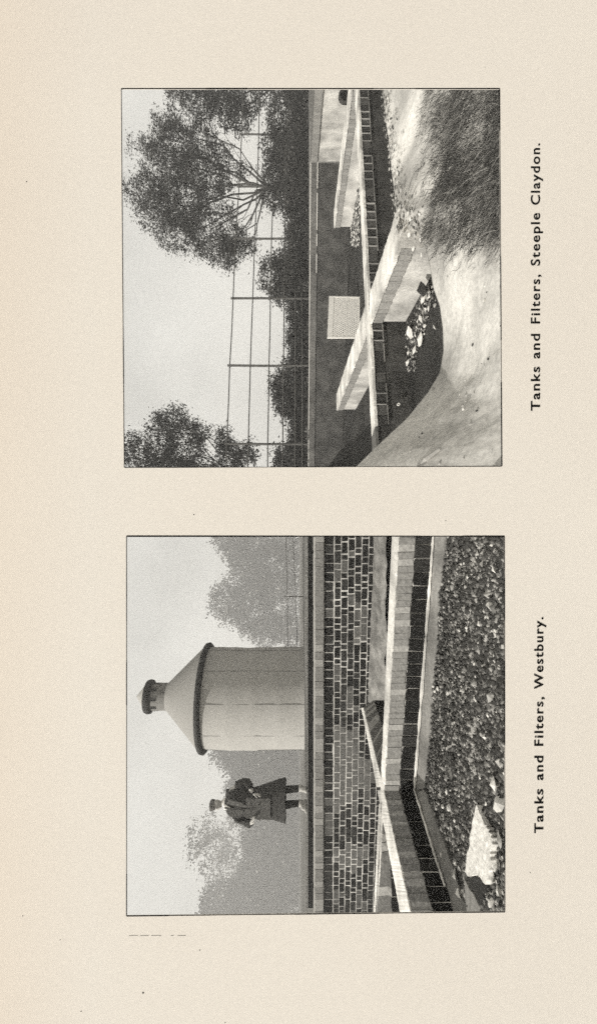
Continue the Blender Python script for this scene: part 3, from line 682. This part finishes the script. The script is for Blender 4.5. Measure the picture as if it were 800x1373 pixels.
# white block, dark slab, grey slab
def slab(name, outline, zt, th, m_, label, cat):
    top = []
    for k in range(len(outline)):
        (ya, xa), (yb, xb) = outline[k], outline[(k + 1) % len(outline)]
        for t_ in range(5):
            j_ = .7 if t_ else 0; top.append(Z(xa + (xb - xa) * t_ / 5 + random.gauss(0, j_), ya + (yb - ya) * t_ / 5 + random.gauss(0, j_), zt + random.gauss(0, .0005))); n = len(top); g = G(); g.prism([p + Vector((0, 0, -th)) for p in top], top)
    o = g.build(name, m_); b = o.modifiers.new('b', 'BEVEL'); b.width = .002; b.segments = 1; return tag(o, label, cat)
slab('stone_block', [(1079, 638), (1103, 632), (1140, 627), (1169, 622), (1174, 625), (1174, 640), (1186, 650), (1167, 656), (1145, 657), (1124, 659), (1110, 652), (1104, 648)], -.79, .04, 'stone', 'large white wedge of stone with a black hole lying on the gravel in the corner', 'stone block')
slab('filler_slab', [(1176, 626), (1176, 640), (1187, 650), (1207, 646), (1214, 642)], -.80, .03, 'filler', 'black slate slab added for the shaded patch at the end of the white block', 'slab')  # added black slab stands in for the shaded patch by the block
slab('stone_slab', [(1177, 621), (1215, 641.5), (1240, 648), (1240, 627)], -.797, .03, 'greystone', 'smooth grey slab reaching the bottom edge under the black slate', 'slab')
# pipe in the silt by the crossing
c = W(513.5, 922, 5.35); pm = thing('pipe', c, 'small dark clay pipe end poking out of the pale silt behind the near wall', 'pipe')
g = G(); n_ = 18; R = [ringy(.048, -.05), ringy(.048, .25), ringy(.03, .25), ringy(.03, -.05)]
vv = [p for r_ in R for p in r_]; ff = []
for a in range(4):
    for k in range(n_): ff.append((a * n_ + k, a * n_ + (k + 1) % n_, ((a + 1) % 4) * n_ + (k + 1) % n_, ((a + 1) % 4) * n_ + k))
g.add(vv, ff); g.build('pipe_barrel', 'bd3', pm, True)
g = G(); g.add(ringy(.031, .05), [tuple(range(n_))]); g.build('bore_disc', 'black', pm)  # black disc paints the dark bore

# --- round tin tower
TD = 13.0; tc_ = W(412, 934, TD); tz = gz(tc_.x, tc_.y); base = Vector((tc_.x, tc_.y, tz))
tw = thing('water_tank', base, 'round grey sheet-metal tank with conical roof and capped vent', 'tank')
hz = lambda x: E + (HX - x) / F * TD - tz
R0 = 63.5 / F * TD
g = G(); hh = hz(281)
g.lathe(base, [(R0 + (.008 if k % 6 == 0 else random.uniform(-.002, .002)), hh * k / 24) for k in range(25)], 64)
for p in g.v:
    dd_ = noise.noise(p * .9) * .035 + noise.noise(p * 3) * .008; p.x += (p.x - base.x) / R0 * dd_; p.y += (p.y - base.y) / R0 * dd_
del dd_; g.build('tank_body', 'tin', tw, True)
seam_m = mat('seam_metal', .24, .3, 10)
for k in range(10):
    g = G(); a = 2 * math.pi * k / 10 + .55; d = Vector((math.cos(a), math.sin(a), 0)); s_ = Vector((-d.y, d.x, 0)) * .005
    p = base + d * (R0 + .001); g.hexa([p - s_, p + s_, p + s_ + d * .012, p - s_ + d * .012], [q_ + Vector((0, 0, hz(284))) for q_ in (p - s_, p + s_, p + s_ + d * .012, p - s_ + d * .012)]); g.build('seam', seam_m, tw)

g = G(); ze = hz(276); g.lathe(base, [(R0 - .02, ze - .08), (R0 + .10, ze - .09), (R0 + .14, ze - .05), (R0 + .12, ze + .03), (R0 - .02, ze + .04)], 64); g.build('eave_rim', 'tindark', tw, True)
rn = 17.5 / F * TD
rf = G(); rf.lathe(base, [(R0 + .08, ze + .02), (rn + .02, hz(226)), (rn, hz(225))], 64); roof = rf.build('roof', mat('roof_sheet', .27, .12, 22, rough=.8, detail=8), tw, True)
g = G(); g.lathe(base, [(rn, hz(226)), (rn, hz(203))], 40); nk = g.build('vent_neck', mat('neck_metal', .19, .2, 6), tw, True)
for k in range(9):
    g = G(); a = 2 * math.pi * k / 9; d = Vector((math.cos(a), math.sin(a), 0)); s_ = Vector((-d.y, d.x, 0)) * .05; p = base + d * (rn + .003) + Vector((0, 0, hz(214)))
    g.hexa([p - s_, p + s_, p + s_ + d * .006, p - s_ + d * .006], [q_ + Vector((0, 0, hz(204) - hz(214))) for q_ in (p - s_, p + s_, p + s_ + d * .006, p - s_ + d * .006)])
    g.build('louvre', 'tindark', nk)
g = G(); rc = 21.5 / F * TD; g.lathe(base, [(rn - .02, hz(207)), (rc, hz(204)), (rc + .01, hz(200)), (rc - .02, hz(197)), (.3, hz(196))], 40); g.build('cap_rim', 'tindark', tw, True)
g = G(); g.lathe(base, [(rc - .03, hz(198.5)), (.0, hz(183))], 40); g.build('cap_cone', 'tin', tw, True)

# --- wire fence behind
wf = thing('wire_fence', W(408, 790, 16), 'low fence of thin dark wires above the round tank on the page', 'fence')
for x0, x1 in ((392, 399), (383, 386), (406, 411)):
    g = G(); g.tube([W(x0, 708, 12), W((x0 + x1) / 2 + .3, 790, 12.6), W(x1, 880, 13.3)], .009, 5); g.build('wire', 'iron', wf)
for y, d in ((712, 12.05), (800, 12.7), (876, 13.3)):
    g = G(); b = W(412, y, d); b.z = gz(b.x, b.y) - .05; g.tube([b, W(381, y, d)], .016, 6); g.build('post', 'iron', wf)

# --- trees of picture two
MP = ('leaf1', 'leaf2', 'leaf4')  # pale leaf tone paints highlights into the far crowns
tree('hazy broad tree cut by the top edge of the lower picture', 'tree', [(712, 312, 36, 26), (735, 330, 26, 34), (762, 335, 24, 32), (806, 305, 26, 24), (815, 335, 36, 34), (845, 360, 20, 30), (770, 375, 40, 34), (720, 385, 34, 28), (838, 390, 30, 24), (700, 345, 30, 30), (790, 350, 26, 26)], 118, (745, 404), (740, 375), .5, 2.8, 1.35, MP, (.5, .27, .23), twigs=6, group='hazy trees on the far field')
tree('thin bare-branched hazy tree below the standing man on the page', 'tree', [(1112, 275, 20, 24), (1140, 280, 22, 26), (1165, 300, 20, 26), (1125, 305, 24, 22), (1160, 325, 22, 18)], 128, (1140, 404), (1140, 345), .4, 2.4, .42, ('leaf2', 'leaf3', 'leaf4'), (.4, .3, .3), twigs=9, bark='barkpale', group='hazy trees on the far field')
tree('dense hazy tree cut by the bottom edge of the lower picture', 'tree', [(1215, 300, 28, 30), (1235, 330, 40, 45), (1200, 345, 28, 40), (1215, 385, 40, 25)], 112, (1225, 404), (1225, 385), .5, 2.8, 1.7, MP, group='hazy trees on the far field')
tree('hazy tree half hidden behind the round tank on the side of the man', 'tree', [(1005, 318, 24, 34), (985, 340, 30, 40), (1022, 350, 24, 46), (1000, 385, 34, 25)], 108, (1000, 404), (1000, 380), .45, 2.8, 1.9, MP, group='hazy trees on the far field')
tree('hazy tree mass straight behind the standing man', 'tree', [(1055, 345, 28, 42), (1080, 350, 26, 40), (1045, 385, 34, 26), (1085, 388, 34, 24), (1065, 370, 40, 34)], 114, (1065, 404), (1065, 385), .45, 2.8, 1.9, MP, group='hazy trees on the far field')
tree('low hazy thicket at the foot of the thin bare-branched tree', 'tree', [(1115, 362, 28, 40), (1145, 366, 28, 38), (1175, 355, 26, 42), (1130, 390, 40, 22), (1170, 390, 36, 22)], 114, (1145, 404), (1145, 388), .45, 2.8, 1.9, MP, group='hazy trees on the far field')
# low rough weeds at the feet of the man and tank
g = G()
for _ in range(900):
    y = random.uniform(700, 1240); d = random.uniform(6.9, 9.5); b = W(412, y, d); b.z = gz(b.x, b.y); tuft(g, b, 5, .05, (0, 0), random.choice([0, 1]), .05, .004)
tag(g.build('short_grass', ['leaf3', 'grassl']), 'short rough grass on the ground behind the brick wall', 'grass', kind='stuff')

# ------------------------------------------------------------------ the man
MD = 8.35; u = MD / F
mb = W(412, 1075, MD); mz = gz(mb.x, mb.y); O = Vector((mb.x, mb.y, mz))
HT = E + (HX - 281.5) * u - mz     # full height to the cap
sc = HT / 1.78
def m_(y, z, dy=0):  # y: page row; z: height in metres; dy towards (-) the camera
    return O + Vector(((1075 - y) * u, dy, z * sc))
man = thing('person', O, 'man in long dark double-breasted coat and flat cap with arms bent at his waist', 'person')
def skin(chains):
    """chains: list of [(point, radius)...]; the first point of each later chain is an existing (chain, index)"""
    bmv = []; edges = []; rad = []; index = {}
    for ci, ch in enumerate(chains):
        prev = None
        for k, e in enumerate(ch):
            if isinstance(e[0], int): prev = index[e]; index[(ci, k)] = prev; continue
            bmv.append(e[0]); rad.append(e[1]); index[(ci, k)] = len(bmv) - 1
            if prev is not None: edges.append((prev, len(bmv) - 1))
            prev = len(bmv) - 1
    me = bpy.data.meshes.new('s'); me.from_pydata([tuple(p) for p in bmv], edges, []); ob = bpy.data.objects.new('s', me); C.objects.link(ob)
    sm = ob.modifiers.new('skin', 'SKIN'); sm.use_smooth_shade = True
    for k, r_ in enumerate(rad): 
        rr = r_ if isinstance(r_, tuple) else (r_, r_); me.skin_vertices[0].data[k].radius = rr; me.skin_vertices[0].data[k].use_root = (k == 0)
    ob.modifiers.new('sub', 'SUBSURF').levels = 2
    bpy.context.view_layer.update()
    out = bpy.data.meshes.new_from_object(ob.evaluated_get(bpy.context.evaluated_depsgraph_get())); bpy.data.objects.remove(ob); return out
def hand(ci, wrist_idx, wrist, d, nrm_):
    d = Vector(d).normalized(); nrm_ = Vector(nrm_).normalized(); side = d.cross(nrm_).normalized(); out = []
    palm = wrist + d * .055
    out.append([wrist_idx, (palm, .028)])
    pi = len(ci) ; ci.append(out[0])
    for k, (o_, l) in enumerate(((-.030, .065), (-.010, .078), (.010, .072), (.029, .055))):
        r0 = palm + side * o_ + d * .025; ci.append([(pi, 1), (r0, .010), (r0 + d * l * .5 + nrm_ * .008, .009), (r0 + d * l * .9 + nrm_ * .03, .0075)])
    ci.append([(pi, 1), (palm - side * .035 - d * .015, .012), (palm - side * .055 + d * .02 + nrm_ * .015, .010), (palm - side * .055 + d * .045 + nrm_ * .03, .008)])
pel = m_(1075, .93)
sl, sr = m_(1062, 1.42), m_(1088, 1.42)            # shoulders (viewer's right, left)
el, er = m_(1049, 1.13, .05), m_(1104, 1.12, .03)
wl, wr = m_(1060, .97, -.10), m_(1094, 1.0, -.20)
chains = [[(pel, (.15, .11)), (m_(1075, 1.12), (.13, .10)), (m_(1075, 1.32), (.16, .11)), (m_(1075, 1.46), (.08, .07)), (m_(1076, 1.53), .055), (m_(1078, 1.585, -.01), .06)],
          [(0, 2), (sl, .06), (el, .048), (wl, .032)], [(0, 2), (sr, .06), (er, .048), (wr, .032)],
          [(0, 0), (m_(1066, .86), .095), (m_(1059, .48, -.01), .062), (m_(1057, .11), .04), (m_(1055, .05, -.12), (.045, .035))],
          [(0, 0), (m_(1083, .86), .095), (m_(1079, .48, -.02), .062), (m_(1076, .11, -.02), .04), (m_(1080, .05, -.14), (.045, .035))]]
hand(chains, (1, 3), wl, (.1, -.3, -.9), (-1, 0, 0)); hand(chains, (2, 3), wr, (.85, -.25, -.25), (0, .2, -1))
body = skin(chains)
# head with face, modelled as one deformed sphere, joined to the body mesh
bm = bmesh.new(); bm.from_mesh(body); bpy.data.meshes.remove(body)
hb = bmesh.new(); bmesh.ops.create_uvsphere(hb, u_segments=32, v_segments=24, radius=1)
hc = m_(1078.5, 1.655, -.015)
for vtx in hb.verts:
    p = vtx.co.copy(); q_ = Vector((p.x * .078, p.y * .096, p.z * .118))
    if p.z < -.2: q_.x *= 1 - .35 * (-p.z - .2); q_.y *= 1 - .12 * (-p.z - .2)
    fx, fz = q_.x, q_.z
    if p.y < -.2:
        nose = math.exp(-(fx / .013) ** 2) * (math.exp(-((fz + .018) / .022) ** 2)) * .026; q_.y -= nose
        for s_ in (-1, 1): q_.y += .012 * math.exp(-((fx - s_ * .03) / .014) ** 2 - ((fz - .012) / .012) ** 2)
        q_.y -= .007 * math.exp(-(fx / .03) ** 2 - ((fz + .058) / .008) ** 2); q_.y -= .012 * math.exp(-(fx / .025) ** 2 - ((fz + .1) / .018) ** 2)
        q_.y -= .006 * math.exp(-(fx / .05) ** 2 - ((fz - .035) / .01) ** 2)
    for s_ in (-1, 1):
        e_ = math.exp(-((q_.y - .005) / .018) ** 2 - ((fz + .005) / .028) ** 2)
        if p.x * s_ > .8: q_.x += s_ * .022 * e_
    vtx.co = hc + q_ * sc
me = bpy.data.meshes.new('h'); hb.to_mesh(me); bm.from_mesh(me); hb.free(); bpy.data.meshes.remove(me)
me = bpy.data.meshes.new('body'); bm.to_mesh(me); bm.free()
for p in me.polygons: p.use_smooth = True
me.materials.append(M['skin'])
bo = bpy.data.objects.new('body', me); C.objects.link(bo); bo.parent = man; bo.matrix_parent_inverse = Matrix.Translation(-man.location)
def ell(c, rx, ry, n=28, fold=0, ph=0):
    out = []
    for k in range(n):
        a = 2 * math.pi * k / n; w_ = 1 + fold * math.sin(a * 5 + ph)
        out.append(c + Vector((rx * w_ * math.cos(a), ry * w_ * math.sin(a), 0)))
    return out
def loft(g, rings, mi=0, cap0=True, cap1=True):
    n = len(rings[0]); v = [p for r_ in rings for p in r_]; f = []
    for k in range(len(rings) - 1):
        for j in range(n): f.append((k * n + j, k * n + (j + 1) % n, (k + 1) * n + (j + 1) % n, (k + 1) * n + j))
    if cap0: f.append(tuple(range(n - 1, -1, -1)))
    if cap1: f.append(tuple((len(rings) - 1) * n + j for j in range(n)))
    g.add(v, f, mi)
g = G()
loft(g, [ell(m_(1074.5, .39), .395, .21, fold=.09), ell(m_(1074.5, .52), .365, .20, fold=.08), ell(m_(1074.5, .75), .30, .185, fold=.05), ell(m_(1075, .95), .255, .165, fold=.012), ell(m_(1075, 1.12), .26, .155),
         ell(m_(1075, 1.28), .265, .155), ell(m_(1075, 1.38), .235, .15), ell(m_(1075.3, 1.445), .19, .125), ell(m_(1075.5, 1.485), .11, .095), ell(m_(1076, 1.50), .08, .085)], cap0=False)
for s_, a, b, c3 in ((1, sl, el, wl), (-1, sr, er, wr)):
    d1 = (b - a).normalized()
    g.tube([a - Vector((s_ * .09, 0, -.01)), a - Vector((s_ * .01, 0, .01)), a.lerp(b, .5) + Vector((s_ * .01, 0, 0)), b.lerp(a, .12), b.lerp(c3, .12), b.lerp(c3, .5) + Vector((s_ * .01, 0, 0)), c3], [.07, .085, .085, .07, .07, .065, .055], 14)
for p in g.v:
    p += noise.noise_vector(p * 7) * .022
cw = g.build('coat', ['coat', 'coatl'], man, True)
g = G()
for yy0, yy1 in ((1063, 1073.5), (1075.5, 1088)):
    g.prism([m_(yy0, 1.1, -.13), m_(yy1, 1.1, -.152), m_(yy1 + .5, .95, -.16), m_(yy1 + .5, .66, -.2), m_(yy0 - 1, .66, -.17), m_(yy0, .95, -.14)], [p + Vector((0, -.03, 0)) for p in (m_(yy0, 1.1, -.13), m_(yy1, 1.1, -.152), m_(yy1 + .5, .95, -.16), m_(yy1 + .5, .66, -.2), m_(yy0 - 1, .66, -.17), m_(yy0, .95, -.14))])
g.build('coat_front', 'coatl', man)  # lighter panels laid over the coat front
g = G()   # lapels, front flap edge, buttons, pocket flap : lighter cloth
def plate(pts_, t=.012):
    g.prism([p + Vector((0, .02, 0)) for p in pts_], [p + Vector((0, -t, 0)) for p in pts_])
plate([m_(1072, 1.46, -.12), m_(1065, 1.40, -.155), m_(1067, 1.22, -.165), m_(1074, 1.02, -.175), m_(1074.5, 1.10, -.17)])
plate([m_(1080, 1.46, -.12), m_(1087, 1.40, -.155), m_(1085, 1.22, -.165), m_(1076, 1.02, -.175), m_(1076.5, 1.10, -.17)])
plate([m_(1081, .92, -.182), m_(1091, .90, -.16), m_(1091, .84, -.175), m_(1081, .86, -.195)])
lp = g.build('lapels', 'coatl', man)
for z_ in (1.14, 1.0, .86):
    for yy in (1069.5, 1079): g = G(); g.rock(m_(yy, z_, -.185 - (1.14 - z_) * .06), .014, 0, 1); g.build('button', 'black', man)
g = G(); loft(g, [ell(m_(1075.7, 1.475), .085, .088), ell(m_(1076, 1.53), .068, .07), ell(m_(1076.3, 1.55), .062, .066)], cap0=False, cap1=False)
g.prism([m_(1073, 1.50, -.09), m_(1080, 1.50, -.09), m_(1077, 1.34, -.14)], [m_(1073, 1.50, -.12), m_(1080, 1.50, -.12), m_(1077, 1.34, -.175)])
g.build('shirt_collar', 'white', man, True)
g = G(); g.prism([m_(1076, 1.49, -.12), m_(1078, 1.49, -.12), m_(1078.3, 1.36, -.16), m_(1076, 1.36, -.16)], [m_(1076, 1.49, -.135), m_(1078, 1.49, -.135), m_(1078.3, 1.36, -.182), m_(1076, 1.36, -.182)]); g.build('necktie', 'coat', man)
g = G()
for ch in (chains[3], chains[4]):
    P3 = [e[0] for e in ch[1:4]]; g.tube([P3[0], P3[0].lerp(P3[1], .5), P3[1], P3[1].lerp(P3[2], .5), P3[2]], [.105, .085, .07, .062, .055], 14)
g.build('trousers', 'trouser', man, True)
for ch in (chains[3], chains[4]):
    a = ch[3][0]; t_ = ch[4][0]; g = G(); dirv = (t_ - a); dirv.z = 0; dirv.normalize()
    heel = Vector((a.x, a.y, mz)) - dirv * .05
    rr = []
    for s_, w_, h in ((0, .03, .09), (.03, .038, .11), (.10, .04, .08), (.16, .042, .06), (.21, .03, .045), (.23, .012, .03)):
        cc = heel + dirv * s_; sd = Vector((-dirv.y, dirv.x, 0)); rr.append([cc + sd * w_ * math.cos(q_) + Vector((0, 0, max(.002, h / 2 + h / 2 * math.sin(q_)))) for q_ in [2 * math.pi * k / 12 for k in range(12)]])
    loft(g, rr); g.tube([a + Vector((0, 0, .04)), Vector((a.x, a.y, mz + .08))], [.066, .05], 12); g.build('boot', 'shoe', man, True)
g = G()   # flat cap : band, soft top and peak
cc = hc + Vector((0, .0, .045 * sc))
loft(g, [ell(cc, .081, .1), ell(cc + Vector((0, 0, .02)), .086, .105), ell(cc + Vector((0, -.008, .042)), .089, .115), ell(cc + Vector((0, -.01, .064)), .085, .105), ell(cc + Vector((0, -.01, .08)), .045, .06)], cap0=False)
pk_ = [cc + Vector((.082 * math.cos(a), -.065 + -.07 * math.sin(a), .004 - .02 * math.sin(a))) for a in [math.pi * k / 10 for k in range(11)]]
g.prism(pk_, [p + Vector((0, 0, .012)) for p in pk_]); g.build('cap', 'cap', man, True)

# ------------------------------------------------------------------ haze
hzm = bpy.data.materials.new('haze'); hzm.use_nodes = True; nt = hzm.node_tree
nt.nodes.remove(nt.nodes['Principled BSDF']); pv = nt.nodes.new('ShaderNodeVolumePrincipled')
pv.inputs['Color'].default_value = (.93, .92, .90, 1); pv.inputs['Density'].default_value = .0043; pv.inputs['Anisotropy'].default_value = .0
nt.links.new(pv.outputs['Volume'], nt.nodes['Material Output'].inputs['Volume'])
x0, x1, y0, y1, z0, z1 = -141, 141, -141, 141, -1.2, 22
g = G(); g.hexa([(x0, y0, z0), (x1, y0, z0), (x1, y0, z1), (x0, y0, z1)], [(x0, y1, z0), (x1, y1, z0), (x1, y1, z1), (x0, y1, z1)])
tag(g.build('haze', hzm), 'thin pale haze filling the air over the far field', 'haze', kind='stuff')

# ------------------------------------------------------------------ light, sky, camera
sd = Vector((-.70, -.50, .52)).normalized()       # towards the sun
el_ = math.asin(sd.z); az = math.atan2(sd.x, sd.y)
w = bpy.data.worlds.new('World'); bpy.context.scene.world = w; w.use_nodes = True; nt = w.node_tree; L = nt.links.new
sky = nt.nodes.new('ShaderNodeTexSky'); sky.sky_type = 'NISHITA'; sky.sun_disc = False; sky.sun_elevation = el_; sky.sun_rotation = az
sky.dust_density = 4; sky.air_density = 1.2
bw = nt.nodes.new('ShaderNodeRGBToBW'); L(sky.outputs[0], bw.inputs[0])
# pale overcast veil: the bright and dim parts of the sky are evened out, with faint mottling
mr = nt.nodes.new('ShaderNodeMapRange'); mr.inputs[1].default_value = 0; mr.inputs[2].default_value = 20; mr.inputs[3].default_value = 5.75; mr.inputs[4].default_value = 8
L(bw.outputs[0], mr.inputs[0])
tcw = nt.nodes.new('ShaderNodeTexCoord'); nz = nt.nodes.new('ShaderNodeTexNoise'); nz.inputs['Scale'].default_value = 5; nz.inputs['Detail'].default_value = 15; nz.inputs['Roughness'].default_value = .85
L(tcw.outputs['Generated'], nz.inputs['Vector'])
mn = nt.nodes.new('ShaderNodeMapRange'); mn.inputs[1].default_value = .3; mn.inputs[2].default_value = .7; mn.inputs[3].default_value = .93; mn.inputs[4].default_value = 1.07; L(nz.outputs['Fac'], mn.inputs[0])
nl = nt.nodes.new('ShaderNodeTexNoise'); nl.inputs['Scale'].default_value = 3.2; nl.inputs['Detail'].default_value = 3; L(tcw.outputs['Generated'], nl.inputs['Vector'])
mc = nt.nodes.new('ShaderNodeMapRange'); mc.inputs[1].default_value = .35; mc.inputs[2].default_value = .65; mc.inputs[3].default_value = .9; mc.inputs[4].default_value = 1.09; L(nl.outputs['Fac'], mc.inputs[0])
mq = nt.nodes.new('ShaderNodeMath'); mq.operation = 'MULTIPLY'; L(mc.outputs[0], mq.inputs[0]); L(mn.outputs[0], mq.inputs[1])
ml = nt.nodes.new('ShaderNodeMath'); ml.operation = 'MULTIPLY'; L(mr.outputs[0], ml.inputs[0]); L(mq.outputs[0], ml.inputs[1])
cm = nt.nodes.new('ShaderNodeMix'); cm.data_type = 'RGBA'; cm.blend_type = 'MULTIPLY'; cm.inputs[0].default_value = 1; cm.inputs[6].default_value = (1.02, 1, .93, 1); L(ml.outputs[0], cm.inputs[7])
bg = nt.nodes['Background']; bg.inputs['Strength'].default_value = .12; L(cm.outputs[2], bg.inputs['Color'])
sl_ = bpy.data.lights.new('sun', 'SUN'); sl_.energy = 5; sl_.angle = math.radians(.8); sl_.color = (1, .975, .93)
so = bpy.data.objects.new('sun', sl_); C.objects.link(so); so.rotation_euler = sd.to_track_quat('Z', 'Y').to_euler()
cam = bpy.data.cameras.new('camera'); co = bpy.data.objects.new('camera', cam); C.objects.link(co); bpy.context.scene.camera = co
cam.sensor_fit = 'VERTICAL'; cam.sensor_height = 36; cam.lens = F / 1373 * 36; cam.clip_start = .02; cam.clip_end = 2000
m3 = Matrix(((0, 1, 0), (0, 0, -1), (-1, 0, 0)))   # columns: right = -Z, up = +X, back = -Y
co.matrix_world = Matrix.Translation((0, 0, E)) @ m3.to_4x4()
sc_ = bpy.context.scene
sc_.view_settings.view_transform = 'Standard'; sc_.view_settings.look = 'None'; sc_.view_settings.exposure = 0; sc_.view_settings.gamma = 1; sc_.view_settings.use_curve_mapping = False
sc_.cycles.use_adaptive_sampling = True; sc_.cycles.adaptive_threshold = .07; sc_.cycles.adaptive_min_samples = 20; sc_.cycles.volume_bounces = 1; sc_.cycles.max_bounces = 5; sc_.cycles.diffuse_bounces = 3
sc_.cycles.use_denoising = False
